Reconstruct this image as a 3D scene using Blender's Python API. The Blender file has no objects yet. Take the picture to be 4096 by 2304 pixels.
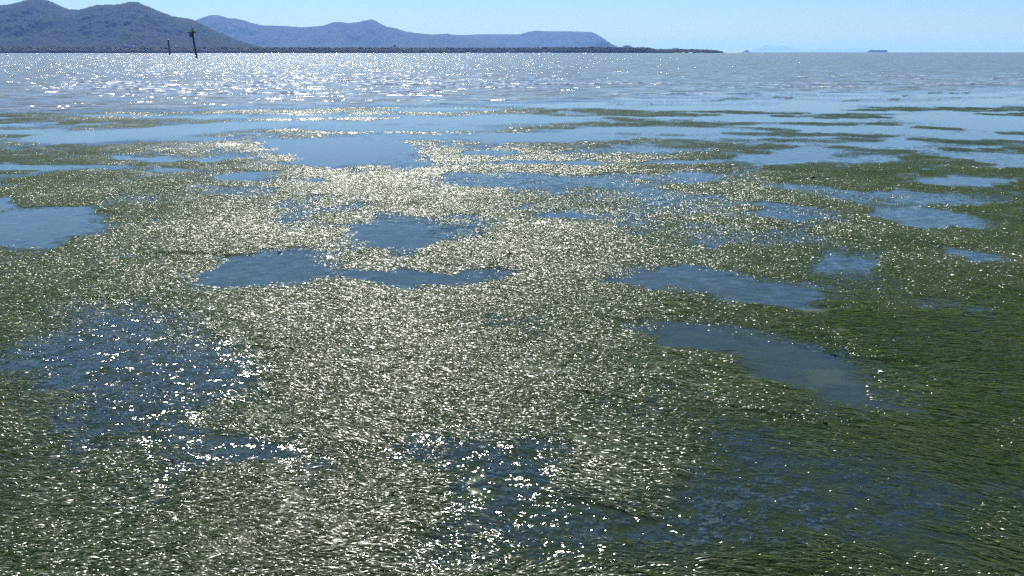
import bpy, bmesh, math, random
import numpy as np
from mathutils import Vector, Matrix

random.seed(7)
rng = np.random.default_rng(7)
scene = bpy.context.scene
col = scene.collection

# ------------------------------------------------------------------ camera
EYE = 3.0
cam_data = bpy.data.cameras.new("camera")
cam_data.lens = 28.0
cam_data.sensor_width = 36.0
cam_data.clip_start = 0.1
cam_data.clip_end = 200000.0
cam = bpy.data.objects.new("camera", cam_data)
cam.location = (0, 0, EYE)
cam.rotation_euler = (math.pi / 2 - 0.287988, 0, 0)
col.objects.link(cam)
scene.camera = cam

# ------------------------------------------------------------------ sky, sun, exposure
SUN_EL = math.radians(44.0)
SUN_AZ = math.radians(-16.0)          # from +Y, negative is to the left
SKY_STRENGTH = 0.08
SUN_STRENGTH = 4.8
world = bpy.data.worlds.new("World")
scene.world = world
world.use_nodes = True
wn = world.node_tree.nodes
wl = world.node_tree.links
for n in list(wn):
    wn.remove(n)
wo = wn.new("ShaderNodeOutputWorld")
bg = wn.new("ShaderNodeBackground")
sk = wn.new("ShaderNodeTexSky")
sk.sky_type = 'NISHITA'
sk.sun_disc = False
sk.sun_elevation = SUN_EL
sk.sun_rotation = SUN_AZ
sk.altitude = 0.0
sk.air_density = 1.0
sk.dust_density = 0.05
sk.ozone_density = 6.0
bg.inputs["Strength"].default_value = SKY_STRENGTH
tint = wn.new("ShaderNodeMix")                 # the camera's cool white balance, the same over the whole sky
tint.data_type = 'RGBA'; tint.blend_type = 'MULTIPLY'; tint.inputs[0].default_value = 1.0
tint.inputs[7].default_value = (0.80, 0.93, 1.22, 1)
wl.new(sk.outputs[0], tint.inputs[6])
wl.new(tint.outputs[2], bg.inputs["Color"])
wl.new(bg.outputs[0], wo.inputs["Surface"])

sun_data = bpy.data.lights.new("sun", 'SUN')
sun_data.energy = SUN_STRENGTH
sun_data.angle = math.radians(0.53)
sun_data.color = (1.0, 0.985, 0.95)
sun = bpy.data.objects.new("sun", sun_data)
to_sun = Vector((math.sin(SUN_AZ) * math.cos(SUN_EL), math.cos(SUN_AZ) * math.cos(SUN_EL), math.sin(SUN_EL)))
sun.rotation_euler = to_sun.to_track_quat('Z', 'Y').to_euler()
sun.location = (0, 0, 50)
col.objects.link(sun)

vs = scene.view_settings
vs.view_transform = 'Standard'
vs.look = 'None'
vs.exposure = 0.35
vs.gamma = 1.0
vs.use_curve_mapping = False

cy = scene.cycles
cy.use_denoising = False
cy.max_bounces = 6
cy.transparent_max_bounces = 12
cy.volume_bounces = 1
cy.sample_clamp_indirect = 4.0
cy.use_adaptive_sampling = False
cy.caustics_reflective = False
cy.caustics_refractive = False

# ------------------------------------------------------------------ tables in metres
# tide pools: centre x, y; half-axis one; half-axis two; depth factor; ripple factor (metres)
POOLS = [
    (-5.37, 25.95, 2.28, 0.0, -0.76, 3.79, 1, 0), (-7.44, 27.47, 1.55, -0.63, -0.38, 1.44, 0.7, 0), (-8.88, 14.23, 1.26, 0.44, -1.01, 1.71, 1, 0.05),
    (-10.69, 16.39, 0.57, 0.0, -0.51, 0.83, 0.8, 0), (-2.11, 13.2, 0.96, -0.08, -0.2, 1.3, 0.8, 0.1), (-2.94, 13.15, 0.6, 0.0, -0.11, 0.52, 0.31, 0.3),
    (-3.64, 11.02, 1.0, 0.2, -0.33, 1.07, 0.8, 0.15), (-4.73, 11.06, 0.71, 0.0, -0.34, 0.86, 0.28, 0.5), (-3.62, 11.97, 0.57, 0.0, -0.19, 0.67, 0.37, 0.2),
    (-5.38, 11.62, 0.68, -0.23, -0.35, 0.82, 0.25, 0.5), (-1.27, 10.73, 1.03, -0.08, -0.06, 0.56, 0.9, 0.12), (0.01, 10.99, 0.68, 0.26, 0.0, 0.43, 0.37, 0.25),
    (2.22, 10.65, 1.01, -0.19, 0.14, 0.73, 0.8, 0.15), (3.34, 9.98, 0.85, -0.26, 0.2, 0.65, 0.75, 0.15), (2.28, 7.9, 1.06, -0.78, 0.19, 0.73, 0.62, 0.05),
    (2.99, 6.8, 0.76, -0.52, 0.19, 0.5, 0.55, 0.05), (4.82, 11.38, 0.63, -0.08, 0.28, 0.71, 0.8, 0.25), (7.09, 11.97, 0.59, -0.4, 0.29, 0.52, 0.8, 0.25),
    (7.84, 14.68, 1.07, -0.38, 0.51, 1.01, 0.8, 0.15), (5.6, 15.32, 1.32, -0.38, 0.29, 0.85, 0.34, 0.25), (2.27, 15.36, 2.06, 0.0, 0.18, 1.26, 0.25, 0.35),
    (1.45, 17.88, 1.19, 0.0, 0.08, 0.97, 0.25, 0.4), (3.02, 14.43, 1.58, -0.41, 0.25, 1.29, 0.22, 0.4), (0.93, 15.11, 0.52, 0.0, 0.03, 0.57, 0.8, 0.05),
    (10.91, 19.25, 1.36, -0.19, 0.44, 0.81, 0.9, 0.05), (6.58, 18.41, 0.91, -0.12, 0.25, 0.72, 0.31, 0.3), (8.21, 23.73, 1.58, 0.24, 0.41, 1.23, 0.9, 0.05),
    (10.19, 23.26, 1.01, 0.0, 0.39, 0.92, 0.37, 0.2), (9.41, 25.6, 1.34, 0.0, 0.34, 0.96, 0.37, 0.2), (15.62, 31.84, 1.42, -0.16, 0.64, 1.34, 1, 0),
    (17.62, 30.0, 2.01, -0.21, 0.77, 1.36, 1, 0), (13.63, 28.18, 0.76, 0.0, 0.37, 0.78, 1, 0), (14.27, 23.91, 1.6, -0.28, 0.65, 1.13, 0.37, 0.2),
    (14.08, 22.61, 1.12, -0.18, 0.82, 1.37, 0.37, 0.2), (1.2, 29.59, 3.19, 0.31, 0.06, 1.64, 1, 0), (5.6, 32.36, 3.61, 0.0, 0.26, 1.57, 1, 0),
    (0.22, 37.94, 3.72, 0.0, 0.01, 2.52, 1, 0), (-0.72, 24.97, 1.19, 0.0, -0.02, 0.83, 0.37, 0.2), (2.04, 22.56, 0.65, 0.0, 0.07, 0.81, 0.7, 0.2),
    (0.25, 22.81, 0.54, 0.0, 0.01, 0.56, 0.7, 0.1), (-1.0, 20.42, 1.02, 0.0, -0.03, 0.71, 0.31, 0.3), (4.62, 20.48, 0.71, 0.0, 0.12, 0.56, 0.31, 0.3),
    (4.71, 25.6, 1.21, 0.0, 0.15, 0.86, 0.37, 0.2), (-10.35, 23.34, 0.96, -0.14, -0.32, 0.74, 0.9, 0.05), (-11.46, 23.61, 0.43, 0.0, -0.27, 0.57, 0.7, 0.1),
    (-8.89, 23.15, 0.45, 0.0, -0.19, 0.52, 0.9, 0.05), (-9.23, 21.21, 0.56, 0.0, -0.24, 0.58, 0.7, 0.2), (-6.94, 19.88, 0.63, 0.23, -0.22, 0.67, 0.9, 0.05),
    (-6.67, 20.63, 0.65, 0.25, -0.17, 0.56, 0.37, 0.3), (-4.86, 19.3, 0.45, 0.0, -0.12, 0.49, 1, 0.05), (-13.1, 21.59, 1.54, 0.0, -0.38, 0.65, 0.8, 0.15),
    (-11.24, 21.74, 0.96, 0.0, -0.29, 0.59, 0.31, 0.3), (-6.23, 17.75, 1.45, 0.0, -0.25, 0.74, 0.3, 0.7), (-2.88, 22.4, 0.87, 0.0, -0.12, 0.96, 0.37, 0.2),
    (-14.57, 30.89, 2.85, 1.87, -1.22, 2.66, 1, 0), (-18.82, 31.66, 3.16, 0.0, -0.58, 1.0, 0.8, 0.1), (-12.22, 34.18, 2.87, 1.52, -0.73, 2.08, 1, 0),
    (-16.12, 28.71, 1.63, 0.55, -0.47, 0.86, 0.8, 0.1), (-11.7, 28.99, 1.63, 0.0, -0.4, 1.02, 0.37, 0.2), (-4.07, 29.71, 2.1, 0.0, -0.18, 1.36, 0.6, 0.1),
    (-8.89, 35.68, 2.82, 0.0, -0.35, 1.44, 0.9, 0), (-4.73, 33.39, 4.13, 0.0, -0.2, 1.47, 0.8, 0.05), (-3.02, 36.72, 3.8, 0.0, -0.1, 1.3, 0.9, 0),
    (12.27, 37.85, 3.76, -0.48, 0.5, 1.59, 0.9, 0.0), (13.78, 33.72, 2.35, 0.0, 0.37, 0.94, 0.7, 0.1), (21.06, 38.0, 3.0, -1.39, 1.6, 2.95, 1, 0),
    (7.49, 29.67, 2.54, 0.0, 0.17, 0.71, 0.7, 0.1), (20.44, 33.79, 2.05, -0.85, 1.09, 1.84, 1, 0), (12.49, 45.54, 6.86, 0.0, 0.5, 1.86, 1, 0),
    (23.0, 49.07, 7.37, 0.0, 0.79, 1.73, 0.8, 0.1), (-5.47, 8.66, 0.76, 0.0, -0.78, 1.37, 0.26, 1), (-4.99, 7.28, 0.35, 0.0, -0.1, 0.16, 0.5, 0.2),
    (-0.27, 8.9, 0.26, -0.08, -0.01, 0.35, 0.37, 0.3), (-2.35, 5.86, 0.15, 0.0, -0.02, 0.07, 0.7, 0.1), (-0.9, 5.35, 0.18, -0.04, -0.01, 0.07, 0.5, 0.2),
    (-3.38, 7.34, 0.65, -0.15, -0.25, 0.62, 0.35, 0.7), (-4.04, 16.42, 1.27, 0.0, -0.28, 1.22, 0.31, 0.85), (-4.01, 14.39, 0.71, 0.0, -0.24, 0.92, 0.31, 0.6),
    (-2.18, 14.92, 0.65, 0.0, -0.09, 0.68, 0.31, 0.6), (1.07, 7.3, 0.33, -0.18, 0.03, 0.25, 0.35, 0.5), (1.29, 6.57, 0.39, -0.2, 0.06, 0.34, 0.3, 0.6),
    (0.7, 6.01, 0.37, -0.22, 0.03, 0.29, 0.3, 0.7), (-2.37, 4.29, 0.32, 0.0, -0.08, 0.16, 0.4, 0.8), (-3.67, 5.36, 0.34, 0.08, -0.17, 0.3, 0.35, 0.6),
    (-7.0, 11.97, 1.43, 0.0, -0.33, 0.6, 0.28, 0.6), (-3.84, 9.04, 0.38, 0.0, -0.12, 0.3, 0.3, 0.7), (2.85, 5.11, 0.76, -0.39, 0.25, 0.52, 0.33, 0.4),
    (2.87, 4.41, 0.53, -0.1, 0.19, 0.34, 0.3, 0.35), (1.54, 6.09, 0.87, -0.55, 0.18, 0.81, 0.34, 0.95), (1.95, 4.85, 1.0, -0.41, 0.25, 0.74, 0.4, 1),
    (0.51, 4.62, 0.98, -0.17, 0.05, 0.55, 0.46, 1), (-0.09, 5.7, 0.66, -0.28, -0.01, 0.53, 0.4, 1), (-3.93, 7.86, 1.51, -0.37, -0.66, 1.48, 0.36, 0.9),
    (-3.65, 6.67, 1.21, 0.0, -0.46, 0.95, 0.33, 0.8), (-2.0, 5.57, 0.92, -0.18, -0.16, 0.51, 0.4, 0.8), (-0.34, 4.19, 0.8, 0.0, -0.02, 0.24, 0.3, 1),
    (2.24, 16.33, 2.89, 0.0, 0.26, 2.01, 0.24, 0.35), (3.23, 13.43, 1.88, -0.45, 0.29, 1.28, 0.31, 0.35), (0.02, 19.37, 1.75, 0.0, 0.0, 1.47, 0.31, 0.35),
    (3.56, 19.65, 2.16, 0.0, 0.19, 1.12, 0.31, 0.3), (8.18, 16.88, 1.67, -0.54, 0.54, 1.16, 0.31, 0.3), (-1.01, 14.39, 1.08, 0.0, -0.06, 0.93, 0.3, 0.5),
    (1.94, 5.74, 0.52, -0.4, 0.1, 0.34, 0.3, 0.4), (-0.72, 5.45, 0.54, -0.21, -0.03, 0.31, 0.35, 0.7), (5.52, 9.21, 0.56, -0.22, 0.26, 0.47, 0.3, 0.2),
    (5.2, 12.5, 0.93, -0.47, 0.29, 0.75, 0.25, 0.4),
]
SHORE = [(-36.36, 40.09), (-26.29, 41.77), (-17.15, 44.77), (-6.65, 48.45), (5.75, 53.34), (17.98, 61.85), (30.79, 65.03), (44.59, 71.46), (67.57, 75.16)]
LEFT_RIDGE = (6000, [(-4904.4, 239.7), (-4328.7, 424.0), (-3912.9, 290.3), (-3639.7, 323.9), (-3586.1, 325.5), (-3530.7, 337.3), (-3443.8, 357.3), (-3365.8, 367.4), (-3296.8, 355.7), (-3230.7, 325.5), (-3159.2, 294.5), (-3083.0, 292.0), (-3012.9, 308.8), (-2941.0, 325.5), (-2804.2, 325.5), (-2758.4, 335.6), (-2710.7, 346.6), (-2657.9, 343.1), (-2629.8, 327.2), (-2578.7, 310.4), (-2514.7, 281.9), (-2434.7, 251.5), (-2375.4, 239.7), (-2284.2, 226.1), (-2212.9, 192.2), (-2140.0, 154.7), (-2066.2, 122.3), (-1993.9, 91.4), (-1918.9, 67.4), (-1843.2, 48.4), (-1781.7, 31.2), (-1693.5, 7.0), (-1639.9, 0.1)])
MIDDLE_RIDGE = (14000, [(-6490.2, 237.4), (-5888.2, 357.1), (-5460.8, 436.5), (-5281.1, 511.8), (-5151.3, 555.2), (-5022.5, 590.7), (-4913.9, 594.6), (-4828.2, 578.9), (-4723.5, 543.4), (-4619.4, 543.4), (-4444.0, 503.9), (-4371.6, 476.2), (-4162.9, 430.2), (-3841.9, 424.6), (-3522.1, 400.8), (-3308.2, 412.7), (-3144.2, 428.6), (-2982.0, 484.1), (-2840.2, 484.1), (-2732.7, 468.2), (-2556.6, 484.1), (-2480.5, 503.9), (-2337.6, 527.6), (-2284.2, 511.8), (-2215.4, 468.2), (-2096.9, 412.7), (-1935.1, 384.9), (-1794.8, 337.2), (-1615.9, 309.3), (-1348.7, 285.3), (-1080.3, 297.3), (-1009.5, 281.3), (-725.5, 229.4), (-411.5, 169.3), (-159.7, 125.1), (29.4, 84.9), (303.3, 20.4), (429.8, 0.2)])
RIGHT_RIDGE = (17500, [(-2872.0, 296.0), (-1822.7, 330.9), (-1261.9, 350.9), (-1015.9, 345.9), (-680.6, 360.9), (-120.4, 360.9), (172.8, 360.9), (329.6, 405.8), (507.2, 435.6), (685.1, 420.7), (1176.7, 420.7), (1668.7, 405.8), (1758.7, 370.9), (1875.8, 308.5), (2009.8, 220.9), (2128.0, 145.6), (2250.5, 100.3), (2379.4, 34.8), (2486.1, -0.5)])
SMALL_HILL = (12000, [(910.0, 7.5), (1088.8, 73.2), (1163.1, 121.4), (1241.5, 149.0), (1302.3, 162.7), (1364.0, 145.5), (1440.8, 111.1), (1535.9, 73.2), (1668.4, 7.5)])
ISLET_A = (11500, [(1488.2, 4.0), (1516.9, 66.9), (1550.6, 90.1), (1588.3, 95.0), (1626.5, 90.1), (1665.5, 66.9), (1702.8, 4.0)])
ISLET_B = (12000, [(2253.6, 4.0), (2294.6, 45.5), (2329.8, 61.1), (2358.9, 55.9), (2387.5, 61.1), (2417.2, 45.5), (2463.1, 4.0)])
ISLAND = (14000, [(3885.1, 0.2), (3896.9, 10.3), (3921.0, 24.4), (3949.7, 34.5), (3979.5, 30.5), (3997.9, 12.3), (4011.5, 0.2)])
FAR_RIDGE = (90000, [(25384.3, -41.2), (25915.1, 88.7), (26639.1, 477.5), (27640.9, 762.1), (28222.7, 606.9), (28888.7, 710.4), (29731.5, 658.7), (30608.6, 270.3), (31599.1, 114.6), (33155.4, 244.3), (33781.9, 451.6), (34827.5, 296.2), (36069.2, 322.1), (37325.0, 451.6), (39025.3, 270.3), (40149.0, -41.2)])
# mangrove belt: x of the front, distance of the front, height of the trees
BELT = [(-2391.0, 2700, 20.3), (-1986.0, 2700, 19.6), (-1661.0, 2700, 19.6), (-1362.0, 2750, 19.9), (-843.0, 2800, 19.4), (-555.0, 2850, 19.3), (-308.0, 2950, 18.6), (-44.0, 3050, 18.6), (151.0, 3100, 21.1), (475.0, 3150, 21.9), (541.0, 3150, 19.6), (561.0, 3150, 14.2), (636.0, 3150, 15.1), (760.0, 3150, 14.2), (796.0, 3150, 11.4), (805.0, 3150, 6.0)]


# ------------------------------------------------------------------ noise
_perm = np.random.default_rng(11).permutation(512)
_ang = np.random.default_rng(12).random(512) * 2 * math.pi
_gx, _gy = np.cos(_ang), np.sin(_ang)
def perlin(x, y):
    xi = np.floor(x).astype(np.int64); yi = np.floor(y).astype(np.int64)
    fx = x - xi; fy = y - yi
    def g(ix, iy, dx, dy):
        h = _perm[(_perm[ix & 511] + iy) & 511]
        return _gx[h] * dx + _gy[h] * dy
    u = fx * fx * fx * (fx * (fx * 6 - 15) + 10); v = fy * fy * fy * (fy * (fy * 6 - 15) + 10)
    a = g(xi, yi, fx, fy); b = g(xi + 1, yi, fx - 1, fy)
    c = g(xi, yi + 1, fx, fy - 1); d = g(xi + 1, yi + 1, fx - 1, fy - 1)
    return (a + (b - a) * u) * (1 - v) + (c + (d - c) * u) * v
def fbm(x, y, octaves=4, gain=0.5):
    s = np.zeros_like(x); a = 1.0; f = 1.0
    for k in range(octaves):
        s += a * perlin(x * f + 17.3 * k, y * f - 9.1 * k); a *= gain; f *= 2.03
    return s
def smooth(a, b, x):
    t = np.clip((x - a) / (b - a), 0, 1)
    return t * t * (3 - 2 * t)

# ------------------------------------------------------------------ the tidal flat as a field
def shoreline(x):
    # the shore is a function of the bearing only for its knots; between them it is a plain polyline in x
    return np.interp(x, [p[0] for p in SHORE], [p[1] for p in SHORE])
def flat_field(x, y):
    """bed: 1 on seagrass beds, 0 in clear pools; depth of water in metres; ripple 0..1; sea 0..1"""
    open_ = np.zeros_like(x); depth = np.zeros_like(x); calm = np.zeros_like(x)
    w1 = fbm(x * 0.9, y * 0.45, 4); w2 = fbm(x * 0.9 + 40, y * 0.45 + 9, 4)
    for k, (cx, cyy, ax, ay, bx, by, dep, rip) in enumerate(POOLS):
        det = ax * by - bx * ay
        dx = x - cx; dy = y - cyy
        s = (dx * by - dy * bx) / det; t = (dy * ax - dx * ay) / det
        near = (np.abs(s) < 2.0) & (np.abs(t) < 2.0)
        if not near.any():
            continue
        sn = s[near]; tn = t[near]
        e = fbm(sn * 1.7 + k * 3.1, tn * 1.7 - k, 4, 0.6)
        r = np.sqrt(sn * sn + tn * tn) + 0.42 * e
        m = 1 - smooth(0.78, 1.34, r)
        open_[near] = np.maximum(open_[near], m * (0.12 + 0.88 * dep))
        depth[near] = np.maximum(depth[near], m * dep)
        calm[near] = np.maximum(calm[near], m * (1 - rip))
    # beds thin out and break up towards the tide line
    n = fbm(x * 0.11 + 5, y * 0.34, 4) + 0.25 * fbm(x * 0.6, y * 1.5, 3)
    far = smooth(24, 44, y)
    m = smooth(0.02, 0.34, n + 0.20 * far - 0.14) * smooth(15, 26, y)
    open_ = np.maximum(open_, m); depth = np.maximum(depth, m * 0.9); calm = np.maximum(calm, m)
    # a loose scatter of thin places nearby
    n2 = fbm(x * 0.55 + 70, y * 0.5, 4)
    m2 = smooth(0.25, 0.6, n2) * 0.35
    open_ = np.maximum(open_, m2)
    sh = shoreline(x) + 2.0 * fbm(x * 0.06, y * 0.2 + 3, 3) * (y / 40)
    sea = smooth(-2.0, 3.0, (y - sh) * 40 / np.maximum(sh, 1))
    bed = 1 - np.maximum(open_, sea)
    depth = np.maximum(depth, sea * 2)
    return bed, depth, 1 - calm, sea

def fan(rows, cols_q):
    Y = rows[:, None]; Q = cols_q[None, :]
    x = (Y * Q); y = np.broadcast_to(Y, x.shape)
    return x.ravel(), np.ascontiguousarray(y).ravel()
def grid_mesh(name, x, y, z, nr, nc, attrs=None, smooth_faces=True):
    me = bpy.data.meshes.new(name)
    co = np.empty((nr * nc, 3), np.float32); co[:, 0] = x; co[:, 1] = y; co[:, 2] = z
    i = np.arange(nr - 1)[:, None] * nc + np.arange(nc - 1)[None, :]
    f = np.stack([i, i + 1, i + nc + 1, i + nc], -1).reshape(-1, 4).astype(np.int32)
    me.vertices.add(len(co)); me.vertices.foreach_set("co", co.ravel())
    me.loops.add(f.size); me.loops.foreach_set("vertex_index", f.ravel())
    me.polygons.add(len(f)); me.polygons.foreach_set("loop_start", np.arange(0, f.size, 4, dtype=np.int32))
    me.update(calc_edges=True)
    me.polygons.foreach_set("use_smooth", np.full(len(f), smooth_faces))
    for k, v in (attrs or {}).items():
        at = me.attributes.new(k, 'FLOAT', 'POINT'); at.data.foreach_set("value", v.astype(np.float32))
    me.update()
    return me

# ------------------------------------------------------------------ material helpers
class NT:
    def __init__(self, name):
        self.m = bpy.data.materials.new(name); self.m.use_nodes = True
        self.t = self.m.node_tree; self.n = self.t.nodes
        for a in list(self.n): self.n.remove(a)
        self.out = self.n.new("ShaderNodeOutputMaterial")
    def new(self, typ, **kw):
        a = self.n.new(typ)
        for k, v in kw.items(): setattr(a, k, v)
        return a
    def link(self, a, b): self.t.links.new(a, b)
    def val(self, sock, v):
        if hasattr(v, "is_output"): self.link(v, sock)
        else: sock.default_value = v
    def math(self, op, a, b=None, clamp=False):
        n = self.new("ShaderNodeMath", operation=op, use_clamp=clamp)
        self.val(n.inputs[0], a)
        if b is not None: self.val(n.inputs[1], b)
        return n.outputs[0]
    def vmath(self, op, a, b=None, s=None):
        n = self.new("ShaderNodeVectorMath", operation=op)
        self.val(n.inputs[0], a)
        if b is not None: self.val(n.inputs[1], b)
        if s is not None: self.val(n.inputs["Scale"], s)
        return n.outputs[0]
    def mixc(self, f, a, b):
        n = self.new("ShaderNodeMix", data_type='RGBA')
        self.val(n.inputs[0], f); self.val(n.inputs[6], a); self.val(n.inputs[7], b)
        return n.outputs[2]
    def noise(self, vec, scale, detail=3.0, rough=0.5, color=False, dist=0.0):
        n = self.new("ShaderNodeTexNoise")
        self.val(n.inputs["Vector"], vec); n.inputs["Scale"].default_value = scale
        n.inputs["Detail"].default_value = detail; n.inputs["Roughness"].default_value = rough
        n.inputs["Distortion"].default_value = dist
        return n.outputs["Color"] if color else n.outputs["Fac"]
    def ramp(self, f, stops):
        n = self.new("ShaderNodeValToRGB"); self.val(n.inputs[0], f)
        e = n.color_ramp.elements
        while len(e) > 1: e.remove(e[-1])
        e[0].position = stops[0][0]; e[0].color = stops[0][1]
        for p, c in stops[1:]:
            q = e.new(p); q.color = c
        return n.outputs[0]
    def attr(self, name):
        return self.new("ShaderNodeAttribute", attribute_name=name).outputs["Fac"]
    def pos(self):
        return self.new("ShaderNodeNewGeometry").outputs["Position"]
    def above_water(self, p):
        """0 under the water sheet (a wet thing has no shine of its own under water), 1 above"""
        sp = self.new("ShaderNodeSeparateXYZ"); self.link(p, sp.inputs[0])
        return self.math('GREATER_THAN', sp.outputs[2], 0.0)
    def scaled(self, vec, s):
        return self.vmath('MULTIPLY', vec, s)
    def tilt(self, vec, scale, detail, rough=0.6):
        """a random slope from noise: (x, y, 0), about -0.5..0.5"""
        c = self.noise(vec, scale, detail, rough, color=True)
        c = self.vmath('SUBTRACT', c, (0.5, 0.5, 0.5))
        return self.vmath('MULTIPLY', c, (1, 1, 0))
    def bent(self, slopes):
        g = self.new("ShaderNodeNewGeometry")
        return self.vmath('NORMALIZE', self.vmath('ADD', g.outputs["Normal"], slopes))
    def surf(self, s): self.link(s, self.out.inputs["Surface"]); return self.m

def rgb(r, g, b): return (r, g, b, 1.0)
def plain(name, c, rough=0.6, metal=0.0, var=0.25, scale=3.0):
    k = NT(name)
    tc = k.new("ShaderNodeTexCoord").outputs["Object"]
    f = k.noise(tc, scale, 4)
    p = k.new("ShaderNodeBsdfPrincipled")
    k.link(k.mixc(f, rgb(*[q * (1 - var) for q in c]), rgb(*[min(1, q * (1 + var)) for q in c])), p.inputs["Base Color"])
    p.inputs["Roughness"].default_value = rough; p.inputs["Metallic"].default_value = metal
    return k.surf(p.outputs[0])

# ------------------------------------------------------------------ materials of the flat and the water
def mat_flat():
    k = NT("wet_mud_and_turf"); p = k.pos()
    bed = k.attr("bed")
    n1 = k.noise(p, 0.6, 5); n2 = k.noise(p, 9.0, 5, 0.65); n3 = k.noise(p, 60.0, 3, 0.6)
    mud = k.mixc(n2, rgb(0.05, 0.05, 0.038), rgb(0.12, 0.115, 0.085))
    turf = k.mixc(n3, rgb(0.022, 0.045, 0.010), rgb(0.10, 0.14, 0.045))
    turf = k.mixc(k.math('MULTIPLY', n1, 0.6), turf, rgb(0.085, 0.10, 0.05))
    cover = k.math('MULTIPLY', bed, k.ramp(n2, [(0.3, rgb(.55, .55, .55)), (0.6, rgb(1, 1, 1))]))
    cover = k.math('MAXIMUM', cover, k.math('MULTIPLY', k.ramp(k.noise(p, 2.3, 5, .6), [(0.42, rgb(0, 0, 0)), (0.6, rgb(1, 1, 1))]), 0.7))
    colr = k.mixc(cover, mud, turf)
    s = k.vmath('ADD', k.vmath('SCALE', k.tilt(k.scaled(p, (1, .7, 1)), 28.0, 4, .7), s=1.3), k.vmath('SCALE', k.tilt(p, 2.0, 3), s=.35))
    b = k.new("ShaderNodeBsdfPrincipled")
    k.link(colr, b.inputs["Base Color"]); b.inputs["Roughness"].default_value = 0.32
    k.link(k.math('MULTIPLY', k.above_water(p), 0.13), b.inputs["Specular IOR Level"])
    k.link(k.bent(k.vmath('SCALE', s, s=0.9)), b.inputs["Normal"])
    return k.surf(b.outputs[0])

def mat_water():
    k = NT("tidal_water"); p = k.pos()
    rip = k.attr("ripple"); sea = k.attr("sea"); chop = k.attr("chop")
    fine = k.tilt(k.scaled(p, (1.0, 1.25, 1)), 26.0, 3.0, 0.65)          # capillary ripples between the leaves
    mid = k.tilt(k.scaled(p, (1.0, 1.6, 1)), 5.0, 3.0, 0.55)
    swell = k.tilt(k.scaled(p, (0.6, 1.8, 1)), 0.7, 4.0, 0.62)           # wind waves
    gust = k.ramp(k.noise(k.scaled(p, (0.10, 0.35, 1)), 1.0, 3), [(0.35, rgb(.55, .55, .55)), (0.65, rgb(1.2, 1.2, 1.2))])
    a_f = k.math('ADD', k.math('MULTIPLY', rip, 1.3), 0.03)
    a_m = k.math('ADD', k.math('MULTIPLY', rip, 1.25), 0.016)
    a_s = k.math('MULTIPLY', k.math('MULTIPLY', sea, chop), gust)
    s = k.vmath('ADD', k.vmath('ADD', k.vmath('SCALE', fine, s=a_f), k.vmath('SCALE', mid, s=a_m)), k.vmath('SCALE', swell, s=a_s))
    nrm = k.bent(s)
    fr = k.new("ShaderNodeFresnel"); fr.inputs["IOR"].default_value = 1.33; k.link(nrm, fr.inputs["Normal"])
    gl = k.new("ShaderNodeBsdfGlossy", distribution='GGX'); gl.inputs["Color"].default_value = (1, 1, 1, 1)
    k.link(k.math("ADD", k.math("MULTIPLY", sea, 0.04), 0.095), gl.inputs["Roughness"]); k.link(nrm, gl.inputs["Normal"])
    tr = k.new("ShaderNodeBsdfTransparent"); tr.inputs["Color"].default_value = (0.86, 0.94, 0.74, 1)
    body = k.new("ShaderNodeBsdfDiffuse")
    silt = k.noise(k.scaled(p, (0.02, 0.06, 1)), 1.0, 4)
    k.link(k.mixc(silt, rgb(0.095, 0.110, 0.085), rgb(0.155, 0.15, 0.10)), body.inputs["Color"])
    cloudy = k.new("ShaderNodeBsdfDiffuse")                                  # fine silt hanging in the shallow water
    k.link(k.mixc(k.noise(k.scaled(p, (0.5, 0.8, 1)), 1.0, 4, .6), rgb(0.070, 0.110, 0.060), rgb(0.12, 0.155, 0.085)), cloudy.inputs["Color"])
    tr2 = k.new("ShaderNodeMixShader"); k.link(k.math('ADD', k.math('MULTIPLY', k.math('POWER', k.attr("depth"), 1.5), 0.36), 0.05, clamp=True), tr2.inputs[0])
    k.link(tr.outputs[0], tr2.inputs[1]); k.link(cloudy.outputs[0], tr2.inputs[2])
    under = k.new("ShaderNodeMixShader"); k.link(sea, under.inputs[0]); k.link(tr2.outputs[0], under.inputs[1]); k.link(body.outputs[0], under.inputs[2])
    mx = k.new("ShaderNodeMixShader"); k.link(fr.outputs[0], mx.inputs[0]); k.link(under.outputs[0], mx.inputs[1]); k.link(gl.outputs[0], mx.inputs[2])
    return k.surf(mx.outputs[0])

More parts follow.
